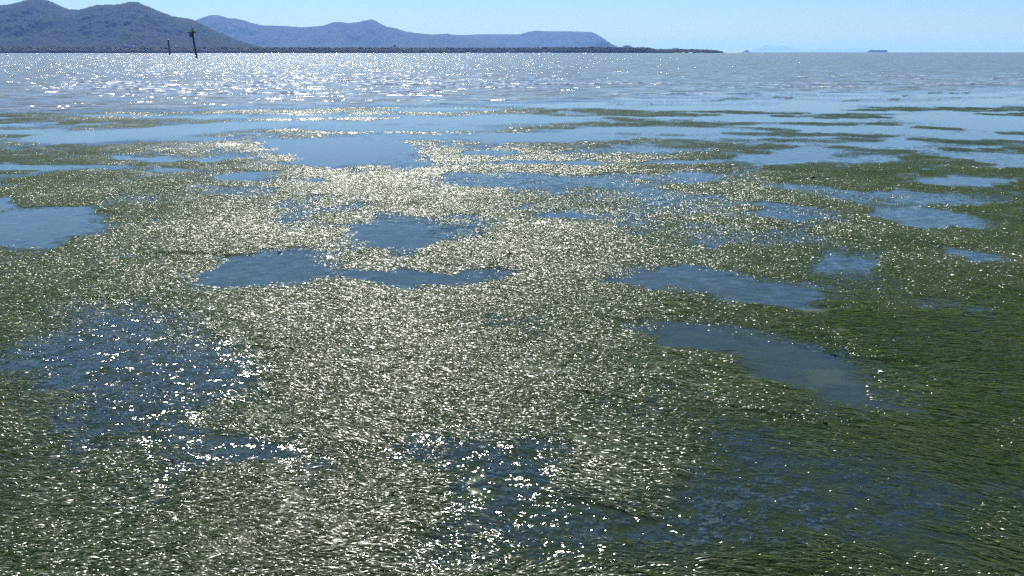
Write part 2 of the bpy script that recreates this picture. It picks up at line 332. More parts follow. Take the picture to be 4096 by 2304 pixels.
def mat_leaf():
    k = NT("seagrass_leaf")
    r = k.new("ShaderNodeNewGeometry").outputs["Random Per Island"]
    oi = k.new("ShaderNodeObjectInfo").outputs["Random"]
    c = k.ramp(r, [(0.0, rgb(0.024, 0.062, 0.008)), (0.5, rgb(0.098, 0.140, 0.030)), (0.85, rgb(0.140, 0.178, 0.048)), (0.97, rgb(0.14, 0.15, 0.06)), (1.0, rgb(0.20, 0.18, 0.11))])
    drift = k.ramp(k.noise(k.scaled(k.pos(), (0.8, 0.6, 1)), 0.8, 4, .6), [(0.42, rgb(0, 0, 0)), (0.64, rgb(1, 1, 1))])
    c = k.mixc(k.math('MULTIPLY', drift, 0.55), c, rgb(0.135, 0.155, 0.065))   # silted, older leaves
    c = k.mixc(k.math('MULTIPLY', oi, 0.25), c, rgb(0.075, 0.115, 0.035))
    b = k.new("ShaderNodeBsdfPrincipled"); k.link(c, b.inputs["Base Color"])
    b.inputs["Roughness"].default_value = 0.25
    k.link(k.math('MULTIPLY', k.above_water(k.pos()), 0.72), b.inputs["Specular IOR Level"])
    k.link(k.math('MULTIPLY', k.above_water(k.pos()), 0.5), b.inputs["Coat Weight"]); b.inputs["Coat Roughness"].default_value = 0.46   # film of water and slime
    tl = k.new("ShaderNodeBsdfTranslucent"); k.link(k.mixc(0.5, c, rgb(0.17, 0.29, 0.035)), tl.inputs["Color"])
    mx = k.new("ShaderNodeMixShader"); mx.inputs[0].default_value = 0.48
    k.link(b.outputs[0], mx.inputs[1]); k.link(tl.outputs[0], mx.inputs[2])
    return k.surf(mx.outputs[0])

M_FLAT, M_WATER, M_LEAF = mat_flat(), mat_water(), mat_leaf()

def link(name, me, mat=None, parent=None, kind=None):
    o = bpy.data.objects.new(name, me); col.objects.link(o)
    if mat is not None: me.materials.append(mat)
    if parent is not None: o.parent = parent
    if kind: o["kind"] = kind
    return o
def tag(o, label, cat=None, group=None):
    o["label"] = label
    if cat: o["category"] = cat
    if group: o["group"] = group
    return o

# ------------------------------------------------------------------ ground and water sheets
FOCAL = 796.0
inv = np.linspace(1 / 2.2, 1 / 130.0, 620)
rows_near = 1 / inv
rows_far = np.geomspace(132.0, 94000.0, 100)
qn = np.sinh(np.linspace(-1.6, 1.6, 620)) / math.sinh(1.6) * 1.6

rows = np.concatenate([rows_near, np.array([140., 160., 200., 300., 500., 1000., 2500.])])
x, y = fan(rows, qn)
bed, depth, ripple, sea = flat_field(x, y)
def ground_z(x, y, bed, depth, sea):
    z = 0.003 - 0.0035 * smooth(14, 26, y) + 0.032 * (1 - .6 * smooth(15, 35, y)) * fbm(x * 0.5, y * 0.5, 5, .6) * bed + 0.007 * fbm(x * 6, y * 6, 3)
    z = z * bed + (1 - bed) * (-0.012 - 0.12 * np.clip(depth, 0, 1) ** 1.5)
    return z - 0.5 * sea
z = ground_z(x, y, bed, depth, sea)
flat = link("tidal_flat", grid_mesh("tidal_flat", x, y, z, len(rows), len(qn), {"bed": bed}), M_FLAT, kind="structure")
tag(flat, "muddy tidal flat under the seagrass beds and shallow pools")

rows = np.concatenate([rows_near, rows_far])
x, y = fan(rows, qn)
bed, depth, ripple, sea = flat_field(x, y)
chop = 2.75 + 0.45 * smooth(60, 160, y) 
zz = sea * 0.03 * fbm(x * 0.35, y * 0.6, 3) * smooth(40, 60, y) * (1 - smooth(120, 200, y))
ripple = ripple * (1 - sea) * (1 - 0.55 * smooth(12, 40, y))
water = link("water", grid_mesh("water", x, y, zz, len(rows), len(qn), {"ripple": ripple, "sea": sea, "chop": chop, "depth": np.clip(depth, 0, 1)}), M_WATER, kind="structure")
tag(water, "shallow tidal water, calm in the pools and choppy out at sea")

# ------------------------------------------------------------------ low breakers rolling in beyond the flats
def breakers():
    V, Fc = [], []
    foam = []
    prof = [(-0.75, 0.0), (-0.42, 0.06), (-0.16, 0.15), (0.0, 0.19), (0.2, 0.15), (0.6, 0.06), (1.1, 0.0)]
    def one(x0, x1, yc, hgt):
        n = max(8, int((x1 - x0) / 0.35))
        b = len(V)
        for i in range(n + 1):
            t = i / n; xx = x0 + (x1 - x0) * t
            e = max(0.0, math.sin(math.pi * t)) ** 0.5
            k = float(fbm(np.array([xx * 0.9 + yc]), np.array([yc * 3.1]), 3)[0])
            k2 = float(fbm(np.array([xx * 0.12]), np.array([yc * 1.7]), 2)[0])
            s = hgt * e * max(0.05, 0.7 + 1.5 * k)
            for (py, pz) in prof:
                V.append((xx, yc + k2 * 2.5 + py * (0.7 + 0.6 * k), pz * s - 0.012)); foam.append(1.0 if 0.1 < pz else 0.0)
        m = len(prof)
        for i in range(n):
            for j in range(m - 1):
                a = b + i * m + j
                Fc.append((a, a + m, a + m + 1, a + 1))
    r = random.Random(3)
    for base, cnt, lo, hi in ((72, 11, -46, 30), (80, 16, -50, 40), (86, 14, -50, 46), (94, 10, -45, 60), (106, 8, -40, 75), (64, 8, -40, 14), (120, 6, 20, 90)):
        for i in range(cnt):
            L = r.uniform(4, 18); x0 = r.uniform(lo, hi)
            one(x0, x0 + L, base + r.uniform(-3, 3), r.uniform(0.3, 0.8) * (0.6 if x0 > 12 else 1))
    me = bpy.data.meshes.new("surf"); me.from_pydata(V, [], Fc)
    at = me.attributes.new("foam", 'FLOAT', 'POINT'); at.data.foreach_set("value", np.array(foam, np.float32))
    me.polygons.foreach_set("use_smooth", np.ones(len(Fc), bool)); me.update()
    k = NT("breaking_water"); p = k.pos()
    f = k.math('MULTIPLY', k.attr("foam"), k.ramp(k.noise(k.scaled(p, (1, 1, 1)), 1.6, 5, .65), [(0.46, rgb(0, 0, 0)), (0.58, rgb(1, 1, 1))]))
    b = k.new("ShaderNodeBsdfPrincipled")
    k.link(k.mixc(f, rgb(0.13, 0.135, 0.11), rgb(0.75, 0.75, 0.72)), b.inputs["Base Color"])
    k.link(k.math('ADD', k.math('MULTIPLY', f, 0.5), 0.10), b.inputs["Roughness"]); b.inputs["IOR"].default_value = 1.33
    k.link(k.bent(k.vmath('SCALE', k.tilt(k.scaled(p, (1, 1.5, 1)), 2.2, 4), s=0.8)), b.inputs["Normal"])
    o = link("surf", me, k.surf(b.outputs[0]), kind="stuff")
    tag(o, "low lines of breaking wavelets glinting beyond the flats")
breakers()

# ------------------------------------------------------------------ seagrass: combed mats of leaves
def leaf_patch(name, seed, count=1050, half=0.34, long=False):
    r = random.Random(seed); V, Fc = [], []
    for i in range(count):
        bx, by = r.uniform(-half, half), r.uniform(-half, half)
        L = r.uniform(0.06, 0.17); w = r.uniform(0.0011, 0.0022)
        a = r.gauss(0, 0.22); bend = r.gauss(0, 0.22)
        if long: L = r.uniform(0.18, 0.40); w = r.uniform(0.0014, 0.0027); a *= .6; bend *= .8
        top = r.uniform(0.004, 0.026); roll = r.gauss(0, 0.46 if long else 0.37)
        ph = r.uniform(0, 6.28); amp = r.uniform(0.0, 0.006)
        n = 8; b0 = len(V); px, py = bx, by
        for s in range(n):
            t = s / (n - 1); ang = a + bend * t
            if s: px += math.cos(ang) * L / (n - 1); py += math.sin(ang) * L / (n - 1)
            hz = top * math.sin(min(1, t * 1.6) * math.pi / 2) * (1 - 0.45 * t) + amp * math.sin(ph + t * 7)
            ww = w * (1 - 0.75 * t ** 3)
            rr = max(-.9, min(.9, roll + r.gauss(0, 0.28)))
            sx, sy = -math.sin(ang) * ww, math.cos(ang) * ww
            V.append((px + sx, py + sy, hz + ww * math.tan(rr))); V.append((px - sx, py - sy, hz - ww * math.tan(rr)))
        for s in range(n - 1):
            q = b0 + 2 * s; Fc.append((q, q + 1, q + 3, q + 2))
    me = bpy.data.meshes.new(name); me.from_pydata(V, [], Fc)
    me.polygons.foreach_set("use_smooth", np.ones(len(Fc), bool)); me.materials.append(M_LEAF); me.update()
    return me

def seagrass():
    src = bpy.data.collections.new("seagrass_mats")
    for i in range(10):
        src.objects.link(bpy.data.objects.new("seagrass_mat.%03d" % i, leaf_patch("seagrass_mat", 100 + i, 1050 if i < 7 else 480, long=i > 6)))
    P = []
    y = 2.6
    while y < 46:
        step = 0.33 if y < 14 else (0.40 if y < 26 else 0.55)
        xs = np.arange(-0.95 * y - 1.5, 0.95 * y + 1.5, step)
        P.append(np.stack([xs + rng.uniform(-.5, .5, len(xs)) * step, np.full(len(xs), y) + rng.uniform(-.5, .5, len(xs)) * step, np.full(len(xs), step)], 1))
        y += step
    P = np.concatenate(P)
    x, y, st = P[:, 0], P[:, 1], P[:, 2]
    bed, depth, ripple, sea = flat_field(x, y)
    keep = rng.random(len(x)) < np.clip((1.05 - .12 * smooth(14, 26, y)) * bed ** 1.7 + 0.5 * np.clip(1.15 - 1.2 * depth, 0, 1) * (1 - smooth(12, 20, y)) + 0.12 * (1 - smooth(9, 14, y)), 0, 1) * (1 - sea)
    # a dark sandy hollow stays nearly bare
    x, y, st, bed, depth, sea = (q[keep] for q in (x, y, st, bed, depth, sea))
    z = ground_z(x, y, bed, depth, sea) - 0.004
    z = np.maximum(z, -0.085)
    q = np.clip(x / np.maximum(y, 1) / 0.64, -1.2, 1.2)
    ang = -0.28 - 0.42 * q + 0.9 * fbm(x * 0.12 + 3, y * 0.12, 3) + rng.normal(0, 0.11, len(x))
    ang = np.where(rng.random(len(x)) < 0.07, ang + math.pi, ang)
    sc = rng.uniform(0.85, 1.25, len(x)) * np.maximum(1, st / 0.42)
    streaming = smooth(0.22, 0.7, q + 0.5 * fbm(x * 0.5, y * 0.5, 3)) * (1 - smooth(8.5, 12, y))
    pick = np.where(rng.random(len(x)) < 0.72 * streaming, rng.integers(7, 10, len(x)), rng.integers(0, 7, len(x))) + 0.25
    me = bpy.data.meshes.new("seagrass")
    me.vertices.add(len(x)); me.vertices.foreach_set("co", np.stack([x, y, z], 1).astype(np.float32).ravel())
    for nm, v in (("turn", ang), ("size", sc), ("pick", pick), ("lift", 1 - 0.5 * smooth(12, 30, y))):
        at = me.attributes.new(nm, 'FLOAT', 'POINT'); at.data.foreach_set("value", v.astype(np.float32))
    o = link("seagrass", me, None, kind="stuff")
    tag(o, "dense mats of fine combed seagrass leaves covering the wet flats")
    ng = bpy.data.node_groups.new("seagrass_scatter", 'GeometryNodeTree')
    ng.interface.new_socket("Geometry", in_out='INPUT', socket_type='NodeSocketGeometry')
    ng.interface.new_socket("Geometry", in_out='OUTPUT', socket_type='NodeSocketGeometry')
    N, Lk = ng.nodes, ng.links
    gi, go = N.new("NodeGroupInput"), N.new("NodeGroupOutput")
    ci = N.new("GeometryNodeCollectionInfo"); ci.inputs["Collection"].default_value = src
    ci.inputs["Separate Children"].default_value = True; ci.inputs["Reset Children"].default_value = True
    ip = N.new("GeometryNodeInstanceOnPoints"); ip.inputs["Pick Instance"].default_value = True
    ri = N.new("GeometryNodeInputNamedAttribute"); ri.data_type = 'FLOAT'; ri.inputs["Name"].default_value = "pick"
    at = N.new("GeometryNodeInputNamedAttribute"); at.data_type = 'FLOAT'; at.inputs["Name"].default_value = "turn"
    as_ = N.new("GeometryNodeInputNamedAttribute"); as_.data_type = 'FLOAT'; as_.inputs["Name"].default_value = "size"
    cx = N.new("ShaderNodeCombineXYZ"); Lk.new(at.outputs[0], cx.inputs[2])
    sx = N.new("ShaderNodeCombineXYZ")
    for i in (0, 1): Lk.new(as_.outputs[0], sx.inputs[i])
    al = N.new("GeometryNodeInputNamedAttribute"); al.data_type = 'FLOAT'; al.inputs["Name"].default_value = "lift"
    Lk.new(al.outputs[0], sx.inputs[2])
    Lk.new(gi.outputs[0], ip.inputs["Points"]); Lk.new(ci.outputs[0], ip.inputs["Instance"])
    Lk.new(ri.outputs[0], ip.inputs["Instance Index"]); Lk.new(cx.outputs[0], ip.inputs["Rotation"]); Lk.new(sx.outputs[0], ip.inputs["Scale"])
    Lk.new(ip.outputs[0], go.inputs[0])
    md = o.modifiers.new("scatter", 'NODES'); md.node_group = ng
    print("seagrass mats:", len(x))
seagrass()

# ------------------------------------------------------------------ hills, islands
def mat_hill(name, forest, dry, amount):
    k = NT(name); p = k.pos()
    n1 = k.noise(k.scaled(p, (1, 1, 1.6)), 0.0035, 5, 0.6); n2 = k.noise(p, 0.03, 4, 0.65)
    c = k.mixc(n2, rgb(*[q * 0.45 for q in forest]), rgb(*[q * 1.5 for q in forest]))
    c = k.mixc(k.math('MULTIPLY', k.ramp(n1, [(0.45, rgb(0, 0, 0)), (0.66, rgb(1, 1, 1))]), amount), c, rgb(*dry))
    b = k.new("ShaderNodeBsdfPrincipled"); k.link(c, b.inputs["Base Color"]); b.inputs["Roughness"].default_value = 0.95
    b.inputs["Specular IOR Level"].default_value = 0.1
    return k.surf(b.outputs[0])
M_HILL = mat_hill("dry_forest_hillside", (0.009, 0.023, 0.014), (0.040, 0.032, 0.026), 0.4)
M_FARHILL = mat_hill("far_forest_hillside", (0.018, 0.026, 0.020), (0.045, 0.038, 0.03), 0.5)

HILLS = {}
def ridge(name, table, front, back, label, mat, nx=420, nd=70, rough=0.13, tree=3.0, power=1.0):
    Yc, pts = table
    px = np.array([p[0] for p in pts]); pz = np.maximum(np.array([p[1] for p in pts]), 0)
    xs = np.linspace(px[0], px[-1], nx)
    t = np.concatenate([np.linspace(-1, 0, nd), np.linspace(0, 1, nd // 3 + 1)[1:]])
    X, T = np.meshgrid(xs, t)
    crest = np.interp(xs, px, pz)[None, :]
    span = px[-1] - px[0]
    Y = Yc + np.where(T < 0, T * front, T * back)
    Xw = X * Y / Yc                                    # spurs run towards the shore
    fall = np.where(T < 0, (1 + T) ** power, (1 - T))
    fall = np.clip(fall, 0, 1)
    s = 1.0 / (0.22 * front)
    gul = fbm(Xw * s * 1.3 + 31, Y * s * 0.55, 5, 0.55)
    rid = 1 - np.abs(fbm(Xw * s * 1.0 + 5, Y * s * 0.5 + 8, 4, 0.55)) * 2
    mid = 4 * fall * (1 - fall)
    Z = crest * fall + crest * mid * (rough * 1.6 * gul + rough * (rid - 0.4))
    Z += tree * fbm(Xw / 22.0, Y / 22.0, 3, 0.7) * np.minimum(1, crest / 60)
    Z = np.where(crest * fall < 0.5, -2.0, np.maximum(Z, -2.0))
    me = grid_mesh(name, Xw.ravel(), Y.ravel(), Z.ravel(), len(t), nx)
    o = link(name, me, mat, kind="structure"); tag(o, label)
    HILLS[name] = (xs / Yc, Y[:, 0], Z)
ridge("near_hills", LEFT_RIDGE, 1900, 900, "steep dry-forested hills with brown patches at the left", M_HILL, nx=760, nd=240, tree=6.0)
ridge("middle_range", MIDDLE_RIDGE, 2600, 1500, "blue hazy mountain range with a pointed summit", M_FARHILL, nx=520, tree=4.0)
ridge("far_plateau", RIGHT_RIDGE, 2600, 1500, "pale blue flat-topped headland dropping to the sea", M_FARHILL, nx=420, tree=4.0)
ridge("small_hill", SMALL_HILL, 500, 500, "small rounded hill in front of the headland", M_FARHILL, nx=90, nd=30, tree=3.0)
ridge("islet", ISLET_A, 120, 120, "low rounded islet just right of the headland", M_FARHILL, nx=60, nd=20, tree=3.0, power=.6)
ridge("rocky_islet", ISLET_B, 100, 100, "tiny bumpy islet showing above the scrubby spit", M_FARHILL, nx=50, nd=20, tree=4.0, power=.6)
ridge("island", ISLAND, 150, 150, "little domed island alone on the horizon", M_FARHILL, nx=60, nd=20, tree=3.0, power=.6)
ridge("distant_mountains", FAR_RIDGE, 1500, 1500, "very faint mountains fading into the haze at the horizon", M_FARHILL, nx=200, nd=30, tree=0.0)

# ------------------------------------------------------------------ low coast: plain, beach, mangroves
bx = np.array([b[0] for b in BELT]); by = np.array([b[1] for b in BELT]); bh = np.array([b[2] for b in BELT])
xs = np.linspace(bx[0], bx[-1] - 6, 260)
fy = np.interp(xs, bx, by) + 12 * fbm(xs / 130.0, xs * 0 + 2.2, 3)
depthm = np.interp(xs, [bx[0], 300, 700, bx[-1]], [1700, 900, 260, 60])
prof = [(-6, -1.0), (0, 0.25), (8, 0.9), (40, 1.2), (1.0, 1.4)]
X, Yv, Zv = [], [], []
for j, (d, h) in enumerate(prof):
    yy = fy + (d if j < 4 else 0) + (depthm if j == 4 else 0)
    X.append(xs * yy / fy); Yv.append(yy); Zv.append(np.full_like(xs, h))
plain_me = grid_mesh("coastal_plain", np.concatenate(X), np.concatenate(Yv), np.concatenate(Zv), 5, len(xs))
tag(link("coastal_plain", plain_me, plain("dark_mangrove_mud", (0.05, 0.045, 0.035), 0.9, scale=0.02), kind="structure"), "low dark shore the mangroves stand on")

def beach(name, x0, x1, label, hh):
    xs = np.linspace(x0, x1, 80); t = np.linspace(0, 1, 80)
    w = np.sin(np.pi * t) ** 0.4
    f = np.interp(xs, bx, by) + 12 * fbm(xs / 130.0, xs * 0 + 2.2, 3)
    L = [(-14, -0.6), (-9, 0.25), (-3, hh * .8), (6, hh)]
    X = np.concatenate([xs] * 4); Y = np.concatenate([f + d for d, h in L]); Z = np.concatenate([h * w - 0.3 * (1 - w) for d, h in L])
    k = plain("pale_beach_sand", (0.52, 0.44, 0.33), 0.9, scale=0.05, var=.12)
    tag(link(name, grid_mesh(name, X, Y, Z, 4, 80), k, kind="structure"), label)
beach("long_beach", -260, 330, "long thin strip of pale sand under the scrub", 2.6)
beach("short_beach", 610, 735, "short pale beach at the right of the spit", 3.0)
beach("sand_spit", 810, 870, "pale sand tip running into the sea past the last trees", 3.0)

def clump(r, n=2):
    bm = bmesh.new(); bmesh.ops.create_icosphere(bm, subdivisions=n, radius=1.0)
    for v in bm.verts:
        v.co *= 1 + r.uniform(-0.28, 0.28)
    V = np.array([v.co[:] for v in bm.verts], np.float32); Fc = np.array([[v.index for v in f.verts] for f in bm.faces], np.int32)
    bm.free(); return V, Fc
def mat_tree(name, a, b_):
    k = NT(name); p = k.pos()
    n = k.noise(p, 0.09, 4, .65); r = k.new("ShaderNodeNewGeometry").outputs["Random Per Island"]
    c = k.mixc(n, rgb(*[q * .3 for q in a]), rgb(*[q * .3 for q in b_])); c = k.mixc(k.math('MULTIPLY', r, .3), c, rgb(*[q * .35 for q in b_]))
    b = k.new("ShaderNodeBsdfPrincipled"); k.link(c, b.inputs["Base Color"]); b.inputs["Roughness"].default_value = 0.85; b.inputs["Specular IOR Level"].default_value = 0.2
    return k.surf(b.outputs[0])
M_MANG = mat_tree("mangrove_foliage", (0.022, 0.036, 0.016), (0.075, 0.095, 0.040))
M_BARK = plain("grey_bark", (0.10, 0.085, 0.07), 0.9)

def forest():
    r = random.Random(5); shapes = [clump(r, 1) for _ in range(9)]
    AV, AF, off = [], [], 0
    n = 0
    for row, (dy, hs, spacing, lo) in enumerate(((5, .42, 7.0, .1), (18, .62, 8.0, .1), (36, .80, 8.5, .1), (60, .93, 9.0, .2), (95, 1.0, 8.0, .4), (120, 1.02, 8.0, .5))):
        xx = bx[0]
        while xx < bx[-1] - 4:
            H = float(np.interp(xx, bx, bh)); f = float(np.interp(xx, bx, by)) + 12 * float(fbm(np.array([xx / 130.0]), np.array([2.2]), 3)[0])
            big = float(fbm(np.array([xx / 90.0]), np.array([row * 4.0]), 3)[0])
            end = float(np.interp(xx, [bx[-4], bx[-1]], [1, 0.25]))
            if dy * 1.0 > 60 * end + 60 and end < 1: xx += spacing; continue
            h = H * hs * (1 + (.25 * big + r.uniform(-.08, .05)) * (1 if hs < .9 else .35)); h = min(h, H * (1.02 + .05 * big))
            V, Fc = r.choice(shapes)
            w = r.uniform(6.0, 10.5); th = max(2.0, h * (1 - lo) / 2)
            y0 = f + dy + r.uniform(-6, 6)
            c = np.array([xx * y0 / f if xx < 500 else xx, y0, h - th]); s = np.array([w, w, th])
            a = r.uniform(0, 6.28); R = np.array([[math.cos(a), -math.sin(a), 0], [math.sin(a), math.cos(a), 0], [0, 0, 1]])
            AV.append((V @ R.T) * s + c); AF.append(Fc + off); off += len(V); n += 1
            xx += spacing * r.uniform(.4, .9)
    V = np.concatenate(AV); Fc = np.concatenate(AF)
    me = bpy.data.meshes.new("mangrove_forest"); me.from_pydata(V.tolist(), [], Fc.tolist()); me.update()
    o = link("mangrove_forest", me, M_MANG, kind="stuff"); tag(o, "dark green mangrove belt along the far shore")
    print("mangroves", n)
forest()

# ------------------------------------------------------------------ mesh builders for the small things
class MB:
    def __init__(self): self.bm = bmesh.new()
    def box(self, c, s, rot=None):
        m = Matrix.Translation(c) @ (rot.to_4x4() if rot else Matrix.Identity(4)) @ Matrix.Diagonal((*s, 1))
        bmesh.ops.create_cube(self.bm, size=1.0, matrix=m); return self
    def tube(self, a, b, r1, r2=None, seg=12):
        a, b = Vector(a), Vector(b); d = b - a
        m = Matrix.Translation((a + b) / 2) @ d.to_track_quat('Z', 'Y').to_matrix().to_4x4()
        bmesh.ops.create_cone(self.bm, cap_ends=True, segments=seg, radius1=r1, radius2=r1 if r2 is None else r2, depth=d.length, matrix=m); return self
    def ring(self, c, R, r, seg=16):
        for i in range(seg):
            a0, a1 = 2 * math.pi * i / seg, 2 * math.pi * (i + 1) / seg
            self.tube((c[0] + R * math.cos(a0), c[1] + R * math.sin(a0), c[2]), (c[0] + R * math.cos(a1), c[1] + R * math.sin(a1), c[2]), r, seg=6)
        return self
    def prism(self, outline, depth, axis='y'):
        """outline in (x, z), extruded along y, centred"""
        n = len(outline)
        f = [self.bm.verts.new((p[0], -depth / 2, p[1])) for p in outline]; b = [self.bm.verts.new((p[0], depth / 2, p[1])) for p in outline]
        self.bm.faces.new(f); self.bm.faces.new(list(reversed(b)))
        for i in range(n): self.bm.faces.new((f[i], b[i], b[(i + 1) % n], f[(i + 1) % n]))
        return self
    def build(self, name, mat, parent=None, smooth_=False):
        bmesh.ops.recalc_face_normals(self.bm, faces=self.bm.faces)
        me = bpy.data.meshes.new(name); self.bm.to_mesh(me); self.bm.free()
        if smooth_: me.polygons.foreach_set("use_smooth", np.ones(len(me.polygons), bool))
        return link(name, me, mat, parent)
def empty(name, loc, rot=(0, 0, 0)):
    o = bpy.data.objects.new(name, None); o.location = loc; o.rotation_euler = rot; o.empty_display_size = 0.3
    col.objects.link(o); return o

M_STEEL = plain("dark_marine_steel", (0.030, 0.030, 0.034), 0.55)
M_GALV = plain("galvanised_steel", (0.22, 0.22, 0.22), 0.5, 0.3)
M_WHITE = plain("white_paint", (0.80, 0.80, 0.78), 0.45, var=.05)
M_TEAL = plain("green_daymark_paint", (0.03, 0.22, 0.17), 0.5, var=.1)
M_GLASS = plain("dark_glass", (0.02, 0.03, 0.04), 0.08)

# leaning channel beacon
bc = empty("channel_beacon", (-173.8, 457.1, 0), (0, math.radians(-4.6), 0))
tag(bc, "tall leaning steel channel beacon with railed platform and green board standing in the sea", "beacon")
MB().tube((0, 0, -2.5), (0, 0, 12.9), 0.56, 0.50, 16).build("pile", M_STEEL, bc, True)
MB().tube((0, 0, 11.7), (0, 0, 12.84), 0.50, 1.1, 12).build("pile_head", M_STEEL, bc)
pf = MB().box((0, 0, 13.3), (4.4, 3.4, 0.36)).box((0, 0, 12.98), (2.6, 2.2, 0.3)).build("platform", M_STEEL, bc)
r_ = MB()
for sx in (-2.05, -1.02, 0, 1.02, 2.05):
    for sy in (-1.55, 1.55): r_.tube((sx, sy, 13.3), (sx, sy, 14.6), 0.045, seg=6)
for sy in (-1.55, 1.55):
    for hz in (13.95, 14.6): r_.tube((-2.05, sy, hz), (2.05, sy, hz), 0.045, seg=6)
for sx in (-2.05, 2.05):
    for hz in (13.95, 14.6): r_.tube((sx, -1.55, hz), (sx, 1.55, hz), 0.045, seg=6)
r_.build("railing", M_GALV, pf)
MB().box((-0.35, -0.3, 14.55), (0.95, 0.8, 0.55)).box((-0.35, -0.3, 14.86), (1.05, 0.9, 0.08)).build("battery_box", M_WHITE, bc)
MB().box((0.55, 0, 14.4), (0.5, 0.5, 2.0)).build("equipment_cabinet", M_STEEL, bc)
mast = MB().tube((0, 0.2, 13.4), (0, 0.2, 16.2), 0.07, seg=8).tube((0.8, 0.2, 13.4), (0.05, 0.2, 15.6), 0.04, seg=6).build("mast", M_GALV, bc)
MB().tube((0, 0.2, 16.2), (0, 0.2, 16.45), 0.24, 0.24, 12).tube((0, 0.2, 16.45), (0, 0.2, 17.0), 0.17, 0.12, 12).build("lantern", M_TEAL, bc)
for sx in (-1.9, 1.9):
    MB().tube((sx, -1.2, 13.4), (sx, -1.2, 14.9), 0.04, seg=6).box((sx, -1.2, 15.0), (0.35, 0.3, 0.14)).build("floodlight", M_STEEL, bc)
MB().prism([(-1.9, 10.9), (-0.5, 10.9), (-0.5, 12.75), (-1.9, 12.75)], 0.09).tube((-0.5, 0, 11.4), (0, 0, 11.4), .05, seg=6).tube((-0.5, 0, 12.3), (0, 0, 12.3), .05, seg=6).build("daymark_board", M_TEAL, bc)
ld = MB()
for sx in (-1.25, -0.80): ld.tube((sx, -0.1, 0.1), (sx, -0.1, 12.9), 0.035, seg=6)
for i in range(42): ld.tube((-1.25, -0.1, 0.3 + i * 0.3), (-0.80, -0.1, 0.3 + i * 0.3), 0.022, seg=5)
for i in range(5): ld.tube((-0.80, -0.1, 1.2 + i * 2.6), (-0.3, 0, 1.2 + i * 2.6), 0.035, seg=5)
ld.build("ladder", M_GALV, bc)

# bare upright pile further out
bp = empty("mooring_pile", (-382.2, 927.3, 0), (0, math.radians(-0.3), 0))
tag(bp, "bare dark steel pile with small flat cap, further out than the leaning beacon", "pile")
MB().tube((0, 0, -2.5), (0, 0, 16.0), 0.95, 0.85, 14).build("shaft", M_STEEL, bp, True)
MB().tube((0, 0, 16.0), (0, 0, 16.5), 1.2, 1.2, 14).tube((0, 0, 16.5), (0, 0, 16.75), 1.0, 0.5, 14).build("cap", M_GALV, bp)
MB().tube((0.8, 0, 16.6), (0.8, 0, 18.1), 0.06, seg=6).tube((0.8, 0, 17.9), (0.8, 0, 18.3), .16, seg=8).build("marker_light", M_STEEL, bp)

# car carrier at anchor
sh = empty("cargo_ship", (5276, 12000, 0)); sh.scale = (1.28, 1.28, 1.28)
tag(sh, "boxy high-sided cargo ship at anchor on the horizon", "ship")
M_HULL = plain("ship_hull_blue", (0.06, 0.09, 0.16), 0.5, scale=.02)
M_UPPER = plain("ship_upper_grey", (0.28, 0.32, 0.38), 0.5, scale=.02)
MB().prism([(-108, 12), (-102, 4), (-98, -3), (106, -3), (108, 12)], 30).build("hull", M_HULL, sh)
MB().prism([(-108, 12), (108, 12), (106, 24.5), (-66, 24.5), (-74, 25.5), (-90, 21.0), (-104, 17)], 29).build("superstructure", M_UPPER, sh)
MB().prism([(-80, 24.3), (-66, 24.4), (-64, 29.5), (-72, 32.0), (-76, 29.6)], 26).build("bridge", M_UPPER, sh)
MB().prism([(78, 24.4), (90, 24.4), (88, 27.5), (80, 27.5)], 6).build("funnel", M_WHITE, sh)
MB().box((60, 0, 24.9), (70, 20, 0.6)).build("deck_hatch", M_WHITE, sh)

# small buildings at the foot of the hills
def on_hill(name, bearing, slope, y_lo, y_hi):
    q, Yr, Z = HILLS[name]
    for yy in np.linspace(y_lo, y_hi, 400):
        zr = EYE + slope * yy
        i = np.searchsorted(q, bearing); i = min(max(i, 1), len(q) - 1)
        zh = np.interp(yy, Yr, Z[:, i])
        if zh >= zr: return (bearing * yy, yy, zr)
    return (bearing * y_hi, y_hi, EYE + slope * y_hi)
M_WALL = plain("pale_wall", (0.62, 0.60, 0.56), 0.7, var=.08)
M_ROOF = plain("white_metal_roof", (0.82, 0.82, 0.80), 0.35, 0.0, var=.05)
def house(loc, L, W, Hh, label, turn=0.0):
    e = empty("house", loc, (0, 0, turn)); tag(e, label, "house", "small buildings at the foot of the hills")
    w = MB().box((0, 0, Hh / 2 - 4), (L, W, Hh + 8)).build("wall", M_WALL, e)
    MB().prism([(-L * .55, Hh), (L * .55, Hh), (L * .40, Hh + W * .32), (-L * .40, Hh + W * .32)], W * 1.15).build("roof", M_ROOF, e)
    for i in range(4):
        MB().box((-L * .36 + i * L * .24, -W / 2 - .03, Hh * .55), (L * .10, .12, Hh * .4)).build("window", M_GLASS, e)
    MB().box((L * .25, -W / 2 - .05, Hh * .3), (1.2, .12, Hh * .6)).build("door", M_GLASS, e)
house(on_hill("near_hills", -0.46579, 0.0073, 3300, 5000), 12, 9, 4, "smallest white house, highest and leftmost at the foot of the brown hills", .2)
house(on_hill("near_hills", -0.45638, 0.00585, 3300, 5000), 20, 11, 4.5, "long white-roofed house low on the brown hills, nearer the shore than its small neighbour", -.1)
house(on_hill("near_hills", -0.40617, 0.00614, 3300, 5000), 22, 10, 4.5, "white-roofed house just above the mangroves between the two piles", .1)
house(on_hill("middle_range", -0.0661, 0.0050, 11000, 13800), 18, 14, 8, "isolated white building below the pointed blue summit", 0)

